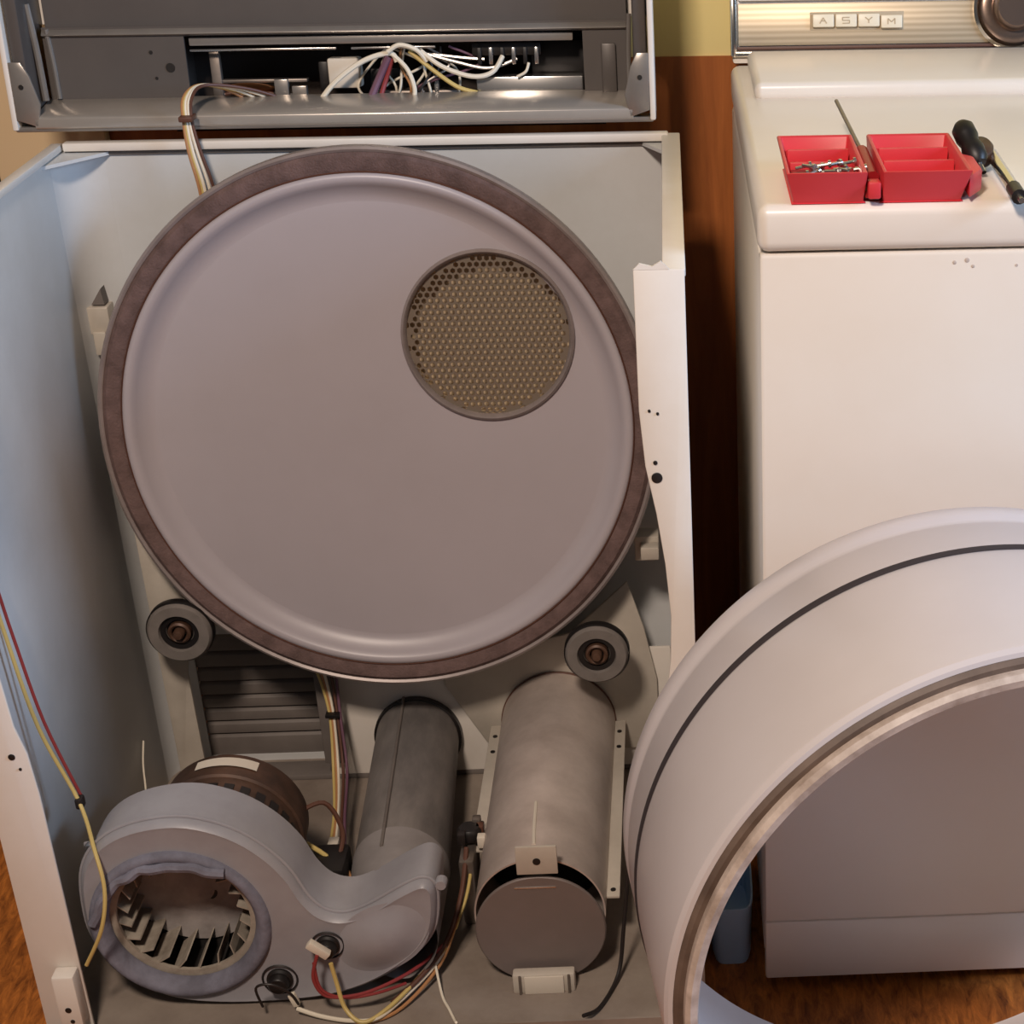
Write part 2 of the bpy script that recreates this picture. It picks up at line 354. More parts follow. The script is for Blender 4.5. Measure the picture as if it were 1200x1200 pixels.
# ---- blower housing
FY, BY = .03, .113
ol = [(.045, .150), (.050, .195), (.066, .228), (.095, .252), (.135, .265), (.178, .266), (.222, .250), (.256, .223), (.280, .190),
      (.294, .157), (.311, .136), (.335, .130), (.364, .141), (.400, .163), (.424, .174), (.437, .168), (.440, .150), (.434, .110), (.415, .078), (.382, .050),
      (.345, .030), (.300, .017), (.240, .012), (.180, .013), (.130, .022), (.088, .045), (.060, .080), (.047, .115)]
def smoothpoly(p, k=3):
    n = len(p); q = []
    for i in range(n):
        a, b, c, d = (Vector(p[(i+j-1) % n]) for j in range(4))
        for s in range(k):
            t = s/k; q.append(tuple(0.5*((2*b)+(c-a)*t+(2*a-5*b+4*c-d)*t*t+(3*b-a-3*c+d)*t**3)))
    return q
sp = smoothpoly(ol, 4)
icx, icz, iR = .152, .130, .086
# front plate with round inlet: stitch outline to the inlet circle by angle
bm = bmesh.new(); n = len(sp)
def off(p, d):                       # outline pulled towards its own inside by d
    i = sp.index(p); a = Vector(sp[i-1]); b = Vector(sp[(i+1) % n]); t = (b-a).normalized(); return (p[0]-t.y*-d*-1, p[1]-t.x*d)
cw = sum((sp[i][0]*sp[(i+1) % n][1]-sp[(i+1) % n][0]*sp[i][1]) for i in range(n)) < 0
def inset(i, d):
    a = Vector(sp[i-1]); b = Vector(sp[(i+1) % n]); t = (b-a).normalized(); nn = Vector((t.y, -t.x)) if cw else Vector((-t.y, t.x))
    return (sp[i][0]+nn.x*d, sp[i][1]+nn.y*d)
rings = [[(*sp[i], BY) for i in range(n)], [(*sp[i], FY+.010) for i in range(n)], [(*inset(i, .002), FY+.004) for i in range(n)],
         [(*inset(i, .006), FY) for i in range(n)], [(*inset(i, .010), FY+.001) for i in range(n)]]
V = [[bm.verts.new((x, y, z)) for (x, z, y) in r] for r in rings]
for a, b in zip(V, V[1:]):
    for i in range(n): bm.faces.new((a[i], a[(i+1) % n], b[(i+1) % n], b[i]))
bm.faces.new(V[0])
m_ = 64
vi = [bm.verts.new((icx+iR*math.cos(2*PI*i/m_), FY+.001, icz+iR*math.sin(2*PI*i/m_))) for i in range(m_)]
e1 = [bm.edges.get((V[-1][i], V[-1][(i+1) % n])) for i in range(n)]
e2 = [bm.edges.new((vi[i], vi[(i+1) % m_])) for i in range(m_)]
bmesh.ops.triangle_fill(bm, use_beauty=True, use_dissolve=False, edges=e1+e2)
bmesh.ops.recalc_face_normals(bm, faces=bm.faces)
me = bpy.data.meshes.new('blower_housing'); bm.to_mesh(me); bm.free(); me.materials.append(MT['blower'])
for p in me.polygons: p.use_smooth = True
me.set_sharp_from_angle(angle=math.radians(35))
bh = bpy.data.objects.new('blower_housing', me); COL.objects.link(bh); bh.parent = D; bh.location = -root_loc(D)
wire('housing_seam', [(inset(i, -.001)[0], FY+.013, inset(i, -.001)[1]) for i in range(0, n, 2)]+[(inset(0, -.001)[0], FY+.013, inset(0, -.001)[1])], .0022, 'blower', bh, smooth=2)
box('housing_back_plate', .030, .26, BY, BY+.006, .012, .19, 'blower', bh, bevel=0.003)
disc('housing_screw', .040, BY-.001, .186, .007, .008, 'steel', bh, 12)
disc('housing_screw', .446, FY+.02, .165, .007, .012, 'blower', bh, 12)
# bell-mouth inlet ring with lint
MB().lathe([(.101, -.003), (.100, .003), (.096, .007), (.091, .007), (.087, .003), (.083, -.004), (.081, -.010), (.082, -.013)], yT(icx, FY, icz), 72).build('inlet_ring', 'dust', bh, smooth=True, angle=75)
lint = []
for k in range(13):
    a = PI*.28+PI*.68*k/12; rr = (.086 if 0 < k < 12 else .096)+random.uniform(-.002, .004); lint.append((icx+rr*math.cos(a), FY-.006+random.uniform(-.003, .002), icz+rr*math.sin(a)))
wire('lint_strip', lint, .006, 'dust', bh, 4)
# oval bulge on the outlet side
ob = MB(); v = []; f = []; na = 48; nr = 8
for j in range(nr+1):
    q = j/nr
    for i in range(na):
        a = 2*PI*i/na; ca, sa = math.cos(a), math.sin(a)
        ex, ez = .060*(1-q*.999)*ca, .043*(1-q*.999)*sa; rot = .6
        v.append((.374+ex*math.cos(rot)-ez*math.sin(rot), FY+.0015-.013*(1-(1-q)**2)**1.7, .100+ex*math.sin(rot)+ez*math.cos(rot)))
for j in range(nr):
    for i in range(na): f.append((j*na+i, j*na+(i+1) % na, (j+1)*na+(i+1) % na, (j+1)*na+i))
ob.add(v, f); ob.build('outlet_bulge', 'blower', bh, smooth=True, angle=80)
# transition from housing to duct
tm = MB(); v = []; f = []; NT = 40; KT = 8
for k in range(KT+1):
    t = k/KT; s_ = t*t*(3-2*t)
    for i in range(NT):
        a = 2*PI*i/NT
        x1, z1 = .388+.046*math.cos(a), .086+.060*math.sin(a); x2, y2, z2 = ductT(.25, a, .0595)
        v.append((x1*(1-s_)+x2*s_, FY+.02+(y2-FY-.02)*t, max(.013, z1*(1-s_)+z2*s_)))
for k in range(KT):
    for i in range(NT): f.append((k*NT+i, k*NT+(i+1) % NT, (k+1)*NT+(i+1) % NT, (k+1)*NT+i))
tm.add(v, f); tm.build('outlet_neck', 'neck', bh, smooth=True, angle=80)
# impeller
IB = -.075
imp = MB().lathe([(.0001, IB), (.076, IB), (.077, IB-.003), (.0001, IB-.003)], yT(icx, FY, icz), 48).build('impeller', 'hubm', D, smooth=True)
MB().lathe([(.0001, IB+.010), (.010, IB+.009), (.018, IB+.004), (.030, IB+.001), (.036, IB)], yT(icx, FY, icz), 40).build('impeller_hub', 'hubm', imp, smooth=True)
disc('hub_hole', .166, FY-IB-.001, .122, .010, .002, 'black', imp, 20)
MB().lathe([(.0745, -.014), (.0835, -.014), (.0835, -.019), (.0745, -.019)], yT(icx, FY, icz), 64, close=True).build('impeller_rim', 'blade', imp, smooth=True)
NBL = 20
for k in range(NBL):
    a = 2*PI*k/NBL
    def bl(r, t, d):
        aa = a+(.083-r)*9
        return (icx+r*math.cos(aa)-t*math.sin(aa), FY-d, icz+r*math.sin(aa)+t*math.cos(aa))
    b = MB(); v = []
    for d in (-.016, IB):
        for r in (.083, .073, .062):
            v += [bl(r, -.0009, d), bl(r, .0009, d)]
    f = [(0, 2, 8, 6), (2, 4, 10, 8), (1, 7, 9, 3), (3, 9, 11, 5), (0, 1, 3, 2), (2, 3, 5, 4), (6, 8, 9, 7), (8, 10, 11, 9), (0, 6, 7, 1), (4, 5, 11, 10)]
    b.add(v, f).build('impeller_blade', 'blade', imp)
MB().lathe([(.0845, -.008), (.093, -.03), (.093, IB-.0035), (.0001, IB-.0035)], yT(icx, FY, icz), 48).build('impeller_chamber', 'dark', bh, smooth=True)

# ---- motor behind the blower
mx, mz, mr = .181, .157, .086
mo = MB().lathe([(.06, 0), (mr-.006, .0), (mr, -.006), (mr, -.045), (mr+.003, -.047), (mr+.003, -.062), (mr, -.064), (mr, -.095), (mr-.012, -.112), (.05, -.122), (.0001, -.122)], yT(mx, BY+.004, mz), 64).build('motor', 'motor', D, smooth=True)
for k in range(14):
    a = PI*.02+PI*.9*k/13
    rr = mr+.0008; c_, s_ = math.cos(a), math.sin(a)
    T = lambda u, y, q: (mx+(rr+q)*c_-u*s_, y, mz+(rr+q)*s_+u*c_)
    box('motor_vent', -.0055, .0055, BY+.018, BY+.034, -.002, .0008, 'black', mo, bevel=0, T=T)
ml = MB(); v = []; f = []
for i in range(13):
    a = PI*.62-PI*.27*i/12
    for y in (BY+.072, BY+.090): v.append((mx+(mr+.0015)*math.cos(a), y, mz+(mr+.0015)*math.sin(a)))
for i in range(12): f.append((2*i, 2*i+1, 2*i+3, 2*i+2))
ml.add(v, f).build('motor_label', 'label', mo)
T1 = lambda x, y, z: (x, y, z)
box('motor_switch', .268, .312, .155, .215, .045, .11, 'black', D, bevel=0.006)
box('motor_cradle', .09, .29, .13, .20, .010, .075, 'rear', D, bevel=0.003)
wire('motor_lead', [(.250, .20, .16), (.285, .22, .165), (.305, .21, .13), (.300, .19, .10)], .003, 'wb', D)
wire('motor_lead', [(.262, .20, .12), (.295, .18, .10), (.285, .15, .06), (.27, .14, .05)], .003, 'wy', D)
wire('motor_lead', [(.300, .20, .10), (.315, .17, .07), (.285, .14, .04)], .0028, 'wo', D)

# ---- burner tube
bx, bz, br = .552, .098, .0765
bt = MB().lathe([(br-.002, -.30), (br-.002, 0), (br, 0), (br+.0015, -.449), (br-.001, -.449)], yT(bx, .071, bz), 96).build('burner_tube', 'galv', D, smooth=True)
wire('tube_seam', [(bx-.004, .10, bz+br), (bx-.006, .14, bz+br), (bx-.007, .19, bz+br)], .0022, 'label', bt)
MB().lathe([(br+.001, -.436), (br+.0028, -.437), (br+.0028, -.440), (br+.001, -.441)], yT(bx, .071, bz), 64).build('tube_collar', 'wb', bt, smooth=True)
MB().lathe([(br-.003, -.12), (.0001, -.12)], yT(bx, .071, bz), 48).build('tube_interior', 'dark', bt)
for sx in (-1, 1):
    x0, x1 = sorted((bx+sx*(br-.004), bx+sx*(br+.016)))
    y0, y1 = (.200, .500) if sx < 0 else (.095, .503)
    fl = box('tube_flange', x0, x1, y0, y1, bz-.001, bz+.003, 'galvp', bt, bevel=0.001)
    for yy in [y0+.012, y0+.06, y1-.07, y1-.03]:
        if sx > 0 and yy in (y0+.06,): continue
        MB().lathe([(.0001, .0012), (.0032, .0012), (.0032, 0)], zT(bx+sx*(br+.008), yy, bz+.003), 12).build('rivet', 'black', bt, smooth=True)
MB().lathe([(.0001, .0035), (.0745, .0035), (.076, .002), (.076, 0), (.0001, 0)], yT(bx+.0005, .062, bz-.016), 80).build('end_plate', 'plate', bt, smooth=True)
box('plate_slot', bx-.026, bx+.022, .0575, .0592, .142, .1445, 'steel', bt, bevel=0.0005)
tb = box('mounting_tab', .531, .578, .052, .056, .166, .204, 'galvp', bt, bevel=0.001)
disc('tab_hole', .5545, .052, .184, .0045, .001, 'black', bt, 16)
ft = MB().box(.517, .590, .034, .050, .009, .036)
fto = ft.build('mounting_foot', 'galvp', bt, bevel=0.003)
box('foot_center', .531, .577, .0315, .034, .010, .035, 'label', bt, bevel=0.001)
for x in (.526, .583): box('foot_rib', x-.0015, x+.0015, .031, .034, .010, .036, 'steeld', bt, bevel=0.0006)

# ---- igniter / sensor cluster beside the tube
sg = MB(); sg.box(.447, .466, .17, .23, .010, .105); so = sg.build('sensor_bracket', 'steeld', D, bevel=0.004)
MB().lathe([(.0001, .014), (.012, .014), (.015, .010), (.015, 0)], zT(.458, .215, .112), 20).build('sensor_cap', 'black', so, smooth=True)
for (x, y, z, m) in ((.470, .22, .118, 'wb'), (.474, .20, .115, 'label'), (.450, .20, .120, 'wk'), (.466, .23, .122, 'steeld')):
    box('sensor_terminal', x-.005, x+.005, y-.006, y+.006, z-.008, z+.008, m, so, bevel=0.0015)

# ---- thermostats on the blower face
def thermostat(x, z, r, name):
    t = MB().lathe([(r*1.25, 0), (r*1.25, .003), (r, .005), (r*.95, .014), (r*.8, .016), (.0001, .015)], yT(x, FY+.001, z), 28).build(name, 'black', D, smooth=True)
    MB().lathe([(r*1.55, .001), (r*1.65, .003), (r*1.75, .001)], yT(x, FY+.001, z), 28).build('thermostat_clip', 'wk', t, smooth=True)
    return t
t1 = thermostat(.252, .048, .012, 'thermostat'); t2 = thermostat(.312, .094, .011, 'thermostat')
Tc = lambda u, d, q: (.306+u*.75+q*.66, FY-.02+d, .104-u*.66+q*.75)
box('wire_connector', -.014, .014, -.005, .005, -.005, .005, 'label', t2, bevel=0.0015, T=Tc)
Tc2 = lambda u, d, q: (.270+u*.3+q*.95, FY-.02+d, .034-u*.95+q*.3)
box('wire_connector', -.009, .009, -.004, .004, -.004, .004, 'ww', t1, bevel=0.0015, T=Tc2)

# ---- wires (each its own part of the dryer)
def wr(pts, r, m): return wire('wire', pts, r*.72, m, D)
# floor harness running to the sensor bracket
wr([(.272, .008, .022), (.30, .0, .016), (.335, -.010, .016), (.365, -.010, .018), (.39, .02, .02), (.42, .06, .03), (.436, .09, .04)], .0038, 'ww')
wr([(.318, .008, .085), (.322, .005, .06), (.330, -.005, .03), (.350, -.016, .018), (.375, .0, .022), (.405, .04, .03), (.435, .085, .042)], .0036, 'wy')
wr([(.305, .004, .10), (.298, .0, .07), (.310, .0, .045), (.345, .004, .042), (.38, .02, .045), (.41, .05, .045), (.436, .09, .046)], .003, 'wr')
wr([(.300, .004, .09), (.305, .0, .055), (.330, .002, .04), (.365, .008, .04), (.395, .03, .035)], .0026, 'wr')
wr([(.25, -.02, .014), (.30, -.022, .014), (.35, -.014, .014), (.39, .010, .015), (.43, .07, .03), (.448, .12, .06)], .003, 'wo')
wr([(.235, .004, .03), (.232, .0, .06), (.25, -.002, .066), (.268, .002, .05), (.275, .006, .03)], .0022, 'wk')
wr([(.38, .012, .022), (.41, .045, .032), (.437, .09, .048), (.452, .14, .08), (.456, .19, .112)], .0042, 'wb')
wr([(.425, .064, .034), (.435, .03, .015), (.445, .008, .0125), (.455, -.016, .0125), (.458, -.030, .024)], .0022, 'ww')
wr([(.445, .11, .05), (.458, .15, .075), (.462, .20, .10)], .003, 'wy')
# harness dropping from behind the drum seal to the motor
for k, (dx, m) in enumerate(((-.004, 'wy'), (.001, 'ww'), (.006, 'wb'), (.010, 'wp'), (-.001, 'wo'))):
    wr([(.238+dx*2.2, .498, .215), (.246+dx*1.4, .49, .175), (.252+dx, .475, .135), (.256+dx*1.3, .44, .075), (.266+dx, .36, .055), (.272+dx*1.5, .28, .05), (.270+dx*2, .20, .05)], .0028, m)
box('cable_tie', .243, .262, .468, .482, .139, .144, 'black', D, bevel=0.001)
box('wire_connector', .266, .280, .275, .30, .045, .062, 'label', D, bevel=0.002)
# harness hanging from the console over the back edge
for k, (dx, m) in enumerate(((-.005, 'wo'), (.0, 'ww'), (.005, 'ww'), (.009, 'wb'), (-.002, 'wy'))):
    wr([(.245+dx*3, .655, .905+.002*k), (.205+dx*2, .628, .934), (.172+dx*.6, .598, .945), (.161+dx*.7, .566, .936), (.162+dx*.7, .548, .912), (.166+dx, .540, .880), (.173+dx*1.2, .538, .840), (.175+dx*1.2, .537, .80)], .0028, m)
box('cable_tie', .155, .171, .538, .562, .914, .920, 'wb', D, bevel=0.001)
# long loose wire down the left wall
wr([(.008, .05, .64), (.010, .07, .56), (.012, .08, .48), (.020, .09, .36), (.046, .09, .262), (.075, .03, .238), (.086, .006, .20), (.078, -.006, .155), (.052, -.004, .105)], .0032, 'wy')
wr([(.006, .06, .64), (.010, .085, .555), (.0135, .095, .47), (.0235, .10, .36), (.046, .10, .262)], .0026, 'wr')
box('wire_splice', .0415, .0505, .086, .10, .252, .266, 'wk', D, bevel=0.003)
wr([(.004, .45, .125), (.0045, .43, .10), (.012, .40, .08), (.02, .36, .05)], .0018, 'ww')
# black cord between the tube and the loose drum
wr([(.664, .10, .20), (.655, .085, .13), (.648, .07, .07), (.640, .05, .02), (.620, .0, .0135), (.602, -.028, .0245)], .0034, 'wk')

# ------------------------------------------------------------------ raised dryer top (hinged part of the dryer)
LT = math.radians(5); LO = Vector((0, .585, .899))
LU = Vector((0, math.sin(LT), math.cos(LT))); LN = Vector((0, -math.cos(LT), math.sin(LT)))
def LW(x, d, s): return tuple(LO+Vector((x, 0, 0))+(d-.0)*LN+s*LU)      # x across, d towards the room, s up the lid
LX0, LX1 = -.047, .712
lid = MB().box(LX0, LX1, -.085, -.080, .114, .46, LW).build('raised_top', 'enamel', D)
lm = MB(); lm.box(LX0+.03, LX1-.03, -.066, -.062, .108, .455, LW); lm.build('top_underside', 'lid', lid)
box('top_outer_edge', LX0-.003, LX0+.004, -.09, .012, .0, .46, 'enamel', lid, bevel=0.002, T=LW)
box('top_outer_edge', LX1-.004, LX1+.003, -.09, .012, .0, .46, 'enamel', lid, bevel=0.002, T=LW)
box('top_side_rim', LX0+.006, LX0+.022, -.08, .004, .02, .455, 'lid', lid, bevel=0.004, T=LW)
box('top_side_rim', LX1-.022, LX1-.006, -.08, .004, .02, .455, 'lid', lid, bevel=0.004, T=LW)
# beads pressed in the side rims
wire('rim_bead', [LW(LX0+.028, -.03, .03), LW(LX0+.026, -.03, .09), LW(LX0+.022, -.03, .14)], .004, 'lidrim', lid)
wire('rim_bead', [LW(LX0+.038, -.05, .03), LW(LX0+.037, -.05, .07), LW(LX0+.034, -.05, .11)], .003, 'lidrim', lid)
wire('rim_bead', [LW(LX1-.029, -.03, .03), LW(LX1-.028, -.03, .08), LW(LX1-.026, -.03, .12)], .003, 'lidrim', lid)
# hinge ears at both lower corners
for x0, sgn in ((LX0+.004, 1), (LX1-.004, -1)):
    e = MB().prism([(0, .012), (.024*sgn, .004), (.030*sgn, .03), (.022*sgn, .062), (.014*sgn, .078), (0, .078)], lambda x, s: LW(x0+x, .008, s), lambda x, s: LW(x0+x, .012, s)).build('hinge_ear', 'lidrim', lid, bevel=0.001)
    MB().lathe([(.003, 0), (.003, .0008), (.0001, .0008)], lambda a, b, d: LW(x0+.011*sgn+a, .012+d, .05+b), 12).build('ear_hole', 'black', lid)
# bottom ledge (sloping) with folded front face
lg = MB().prism([(-.058, .030), (-.058, .024), (.004, .002), (.010, .001), (.012, .003), (.012, .014), (.008, .017)], lambda d, s: LW(LX0+.024, d, s), lambda d, s: LW(LX1-.024, d, s))
lg.build('bottom_ledge', 'lidbright', lid, bevel=0.0012)
box('bottom_fold', LX0, LX1, -.03, .010, -.002, .004, 'lidrim', lid, bevel=0.0015, T=LW)
# console back plate with the cut-out
px0, px1 = LX0+.028, LX1-.030; cx0, cx1, cs0, cs1 = .148, .628, .018, .100
bk = MB()
for a, b, c, d in ((px0, cx0, .0, .112), (cx1, px1, .0, .112), (cx0, cx1, cs1, .112)): bk.box(a, b, -.056, -.052, c, d, LW)
bk.build('console_back_plate', 'lid', lid)
MB().prism([(-.056, .112), (-.050, .108), (-.046, .103), (-.050, .101), (-.056, .101)], lambda d, s: LW(px0, d, s), lambda d, s: LW(px1, d, s)).build('plate_fold', 'lidrim', lid, bevel=0.001)
for (x, s, r) in ((.128, .064, .0055), (.107, .082, .0022), (.110, .052, .0018)):
    MB().lathe([(r, 0), (r, .001), (.0001, .001)], lambda a, b, d: LW(x+a, -.052+d, s+b), 16).build('plate_hole', 'black', lid)
box('plate_rib', .650, .668, -.053, -.046, .025, .085, 'lid', lid, bevel=0.002, T=LW)
# console interior behind the cut-out
ci = MB(); ci.box(cx0-.02, cx1+.02, -.175, -.170, -.01, .105, LW); ci.box(cx0-.02, cx1+.02, -.170, -.058, .1025, .1055, LW); ci.box(cx0-.02, cx1+.02, -.170, -.058, -.012, -.008, LW)
ci.box(cx0-.024, cx0-.02, -.175, -.058, -.012, .104, LW); ci.box(cx1+.02, cx1+.024, -.175, -.058, -.012, .104, LW)
ci.build('console_shell', 'shell', lid)
box('console_rail', cx0+.004, cx1-.012, -.066, -.058, .088, .098, 'lidrim', lid, bevel=0.0015, T=LW)
box('console_rail', cx0+.004, cx0+.180, -.064, -.058, .0815, .0840, 'steel', lid, bevel=0.0006, T=LW)
box('console_rail', cx0+.198, cx0+.300, -.064, -.058, .0815, .0840, 'steel', lid, bevel=0.0006, T=LW)
box('console_bracket', .170, .182, -.085, -.075, .020, .080, 'steeld', lid, bevel=0.001, T=LW)
box('console_bracket', .180, .285, -.095, -.080, .042, .046, 'steeld', lid, bevel=0.001, T=LW)
box('console_bracket', .245, .262, -.085, -.075, .015, .046, 'lidrim', lid, bevel=0.001, T=LW)
box('console_bracket', .266, .284, -.085, -.075, .015, .038, 'lidrim', lid, bevel=0.001, T=LW)
MB().lathe([(.0001, .018), (.022, .018), (.030, .010), (.032, 0), (.032, -.02)], lambda a, b, d: LW(.212+a, -.085+d*.3+b*.5, .034+b*.28), 32).build('timer_motor', 'copper', lid, smooth=True)
box('transformer', .312, .350, -.110, -.075, .034, .070, 'label', lid, bevel=0.003, T=LW)
box('transformer_core', .300, .312, -.105, -.080, .030, .066, 'black', lid, bevel=0.002, T=LW)
box('switch_block', .360, .470, -.120, -.080, .012, .030, 'steeld', lid, bevel=0.002, T=LW)
box('silver_box', .494, .626, -.100, -.066, .006, .046, 'steel', lid, bevel=0.002, T=LW)
box('terminal_strip', .490, .575, -.095, -.075, .070, .086, 'black', lid, bevel=0.002, T=LW)
for k in range(6): box('terminal', .497+.014*k, .502+.014*k, -.075, -.070, .060, .080, 'steel' if k % 2 else 'black', lid, bevel=0.0008, T=LW)
box('black_plate', .560, .640, -.125, -.105, .040, .085, 'black', lid, bevel=0.002, T=LW)
def lw_(pts, r, m): return wire('console_wire', [LW(x, d, s) for (x, s, d) in pts], r, m, lid)
lw_([(.300, .018, -.05), (.325, .045, -.05), (.360, .068, -.055), (.392, .076, -.06), (.400, .066, -.06)], .0032, 'ww')
lw_([(.395, .075, -.06), (.412, .058, -.055), (.420, .035, -.05), (.416, .016, -.05)], .0028, 'ww')
lw_([(.430, .078, -.06), (.455, .060, -.055), (.490, .048, -.055), (.515, .052, -.06), (.528, .070, -.07)], .0030, 'ww')
lw_([(.420, .078, -.07), (.47, .064, -.07), (.51, .056, -.07), (.545, .066, -.075)], .0022, 'lidrim')
lw_([(.43, .074, -.075), (.48, .068, -.075), (.505, .066, -.075)], .0022, 'lidrim')
lw_([(.415, .078, -.065), (.44, .058, -.06), (.47, .036, -.06), (.495, .028, -.06)], .0028, 'wy')
lw_([(.39, .072, -.06), (.378, .050, -.06), (.368, .030, -.055), (.360, .014, -.05)], .0045, 'wp')
lw_([(.394, .070, -.062), (.384, .045, -.064), (.374, .018, -.055)], .003, 'wr')
lw_([(.390, .078, -.055), (.405, .086, -.055), (.425, .080, -.055), (.436, .066, -.06)], .0028, 'ww')
lw_([(.545, .046, -.062), (.556, .052, -.062), (.560, .062, -.065)], .0018, 'ww')

random.seed(11)
for k in range(12):
    x = .36+random.uniform(0, .10); m = random.choice(['ww', 'lidrim', 'wb', 'wo', 'wk', 'wp']); d0 = -.07-.002*k
    lw_([(x, .012, d0), (x+random.uniform(-.03, .03), .035, d0+.006), (x+random.uniform(-.02, .05), .06, d0-.004), (.425+random.uniform(-.04, .04), .082, d0)], .0016, m)
for k in range(4):
    lw_([(.16+.02*k, .012, -.09), (.19+.02*k, .03, -.085), (.24+.02*k, .012, -.09)], .0022, ['wb', 'wo', 'wb', 'wk'][k])
box('console_bracket', .44, .446, -.09, -.08, .010, .05, 'steel', lid, bevel=0.001, T=LW)
box('switch_block', .36, .40, -.13, -.10, .03, .055, 'black', lid, bevel=0.002, T=LW)

# ------------------------------------------------------------------ washer
WX0, WX1, WY0, WY1 = .8124, 1.500, .027, .80
WS = thing('washing_machine', ((WX0+WX1)/2, .40, 0), 'white top-loading washing machine with brushed console beside the dryer', 'washing machine')
wbod = box('cabinet_body', WX0, WX1, WY0+.004, .74, .055, .884, 'washer', WS, bevel=0.006)
box('front_panel', WX0+.001, WX1-.001, WY0, WY0+.02, .105, .8865, 'washer', WS, bevel=0.004)
box('toe_panel', WX0+.001, WX1-.001, WY0+.001, WY0+.02, .022, .1035, 'washer', WS, bevel=0.003)
box('cabinet_base', WX0+.02, WX1-.02, WY0+.05, .72, .02, .06, 'black', WS, bevel=0.003)
for x in (WX0+.05, WX1-.05):
    for y in (.12, .68): MB().lathe([(.0001, .0), (.02, 0), (.02, .008), (.008, .010), (.008, .03)], zT(x, y, 0), 20).build('leveling_foot', 'black', WS, smooth=True)
box('top_panel', WX0-.001, WX1+.001, WY0-.003, .742, .8885, .9337, 'washer', WS, bevel=0.011, segs=4)
rd = box('rear_deck', WX0+.020, WX1-.02, .52, .735, .930, .952, 'washer', WS, bevel=0.009, segs=4)
for (x, z, r) in ((1.00, .876, .002), (1.012, .878, .0025), (1.018, .872, .0018), (1.06, .872, .0015)):
    disc('paint_chip', x, WY0+.0002, z, r, .0006, 'chip', WS, 8)
# console, front face leaning back
CT = math.radians(14); CO = Vector((0, .752, .944))
CU = Vector((0, math.sin(CT), math.cos(CT))); CN = Vector((0, -math.cos(CT), math.sin(CT)))
def CW(x, d, s): return tuple(CO+Vector((x, 0, 0))+d*CN+s*CU)
con = MB().prism([(.740, .9345), (.755, .948), (.785, 1.09), (.835, 1.09), (.835, .9345)], lambda y, z: (WX0+.002, y, z), lambda y, z: (WX1-.002, y, z)).build('console', 'washer', WS, bevel=0.003)
box('console_face', WX0+.010, WX1-.010, .0, .004, .010, .062, 'console', con, bevel=0.001, T=CW)
box('console_trim', WX0+.004, WX1-.004, .0, .012, -.004, .004, 'chrome', con, bevel=0.002, T=CW)
box('console_gap', WX0+.008, WX1-.01, -.001, .0055, .0050, .0090, 'wb', con, bevel=0.0005, T=CW)
box('console_trim', WX0+.000, WX0+.008, .0, .012, -.004, .10, 'chrome', con, bevel=0.002, T=CW)
box('console_upper', WX0+.010, WX1-.010, .0, .008, .064, .10, 'washer', con, bevel=0.003, T=CW)
box('button_well', .915, 1.036, .0035, .0048, .028, .050, 'ink', con, bevel=0.0006, T=CW)
def glyph(b, ch, x, s):
    # simple stroke letters on the push buttons: A S Y M style marks
    S = {'A': [((0, 0), (.5, 1)), ((.5, 1), (1, 0)), ((.25, .45), (.75, .45))], 'S': [((1, 1), (0, 1)), ((0, 1), (0, .5)), ((0, .5), (1, .5)), ((1, .5), (1, 0)), ((1, 0), (0, 0))],
         'Y': [((0, 1), (.5, .5)), ((1, 1), (.5, .5)), ((.5, .5), (.5, 0))], 'M': [((0, 0), (0, 1)), ((0, 1), (.5, .4)), ((.5, .4), (1, 1)), ((1, 1), (1, 0))]}[ch]
    for (a, c) in S:
        p = Vector((a[0]*.009, a[1]*.007)); q = Vector((c[0]*.009, c[1]*.007)); t = (q-p).normalized(); w_ = Vector((-t.y, t.x))*.0006
        b.prism([(p+w_)[:], (q+w_)[:], (q-w_)[:], (p-w_)[:]], lambda u, v: CW(x+u, .0115, s+v), lambda u, v: CW(x+u, .0121, s+v))
for k, ch in enumerate('ASYM'):
    x = .918+.0293*k; ds = -.002 if k == 3 else 0; dd = -.002 if k == 3 else 0
    box('push_button', x, x+.0275, .004, .0115, .031+ds, .047+ds, 'button', con, bevel=0.0015, T=CW)
    g = MB(); glyph(g, ch, x+.009, .0355+ds); g.build('button_mark', 'ink', con)
dT = lambda a, b, d: CW(1.178+a, d, .052+b)
dl = MB().lathe([(.052, .004), (.052, .008), (.048, .010), (.046, .007)], dT, 64).build('dial_bezel', 'chrome', con, smooth=True)
MB().lathe([(.046, .006), (.044, .016), (.040, .018), (.030, .017), (.028, .030), (.024, .034), (.0001, .034)], dT, 48).build('dial_knob', 'dial', con, smooth=True)

# ------------------------------------------------------------------ loose drum
DA = -.149; DC = Vector((1.037, -.3777, .336)); DR = .333; DL = .305
dax = Vector((math.sin(DA), math.cos(DA), 0)); dr = Vector((math.cos(DA), -math.sin(DA), 0))
DM = thing('dryer_drum', (DC.x+dax.x*.15, DC.y+dax.y*.15, 0), 'grey open-ended dryer drum standing loose on the floor in front of the washing machine', 'drum')
def DT(a, b, d): return tuple(Vector((DC.x, DC.y, .3353))+a*dr+Vector((0, 0, b))+d*dax)
body = MB().lathe([(DR-.001, .022), (DR, .026), (DR, .262), (DR-.002, .266), (DR-.002, .274), (DR, .278), (DR, DL-.006), (DR-.004, DL), (DR-.010, DL-.002), (DR-.004, DL-.012),
                   (DR-.003, .03), (DR-.008, .024)], DT, 200, close=True).build('drum_shell', 'drum', DM, smooth=True, angle=35)
MB().lathe([(DR+.0005, .200), (DR+.0012, .2015), (DR+.0012, .2095), (DR+.0005, .211), (DR-.001, .206)], DT, 200, close=True).build('belt_track', 'belt', DM, smooth=True)
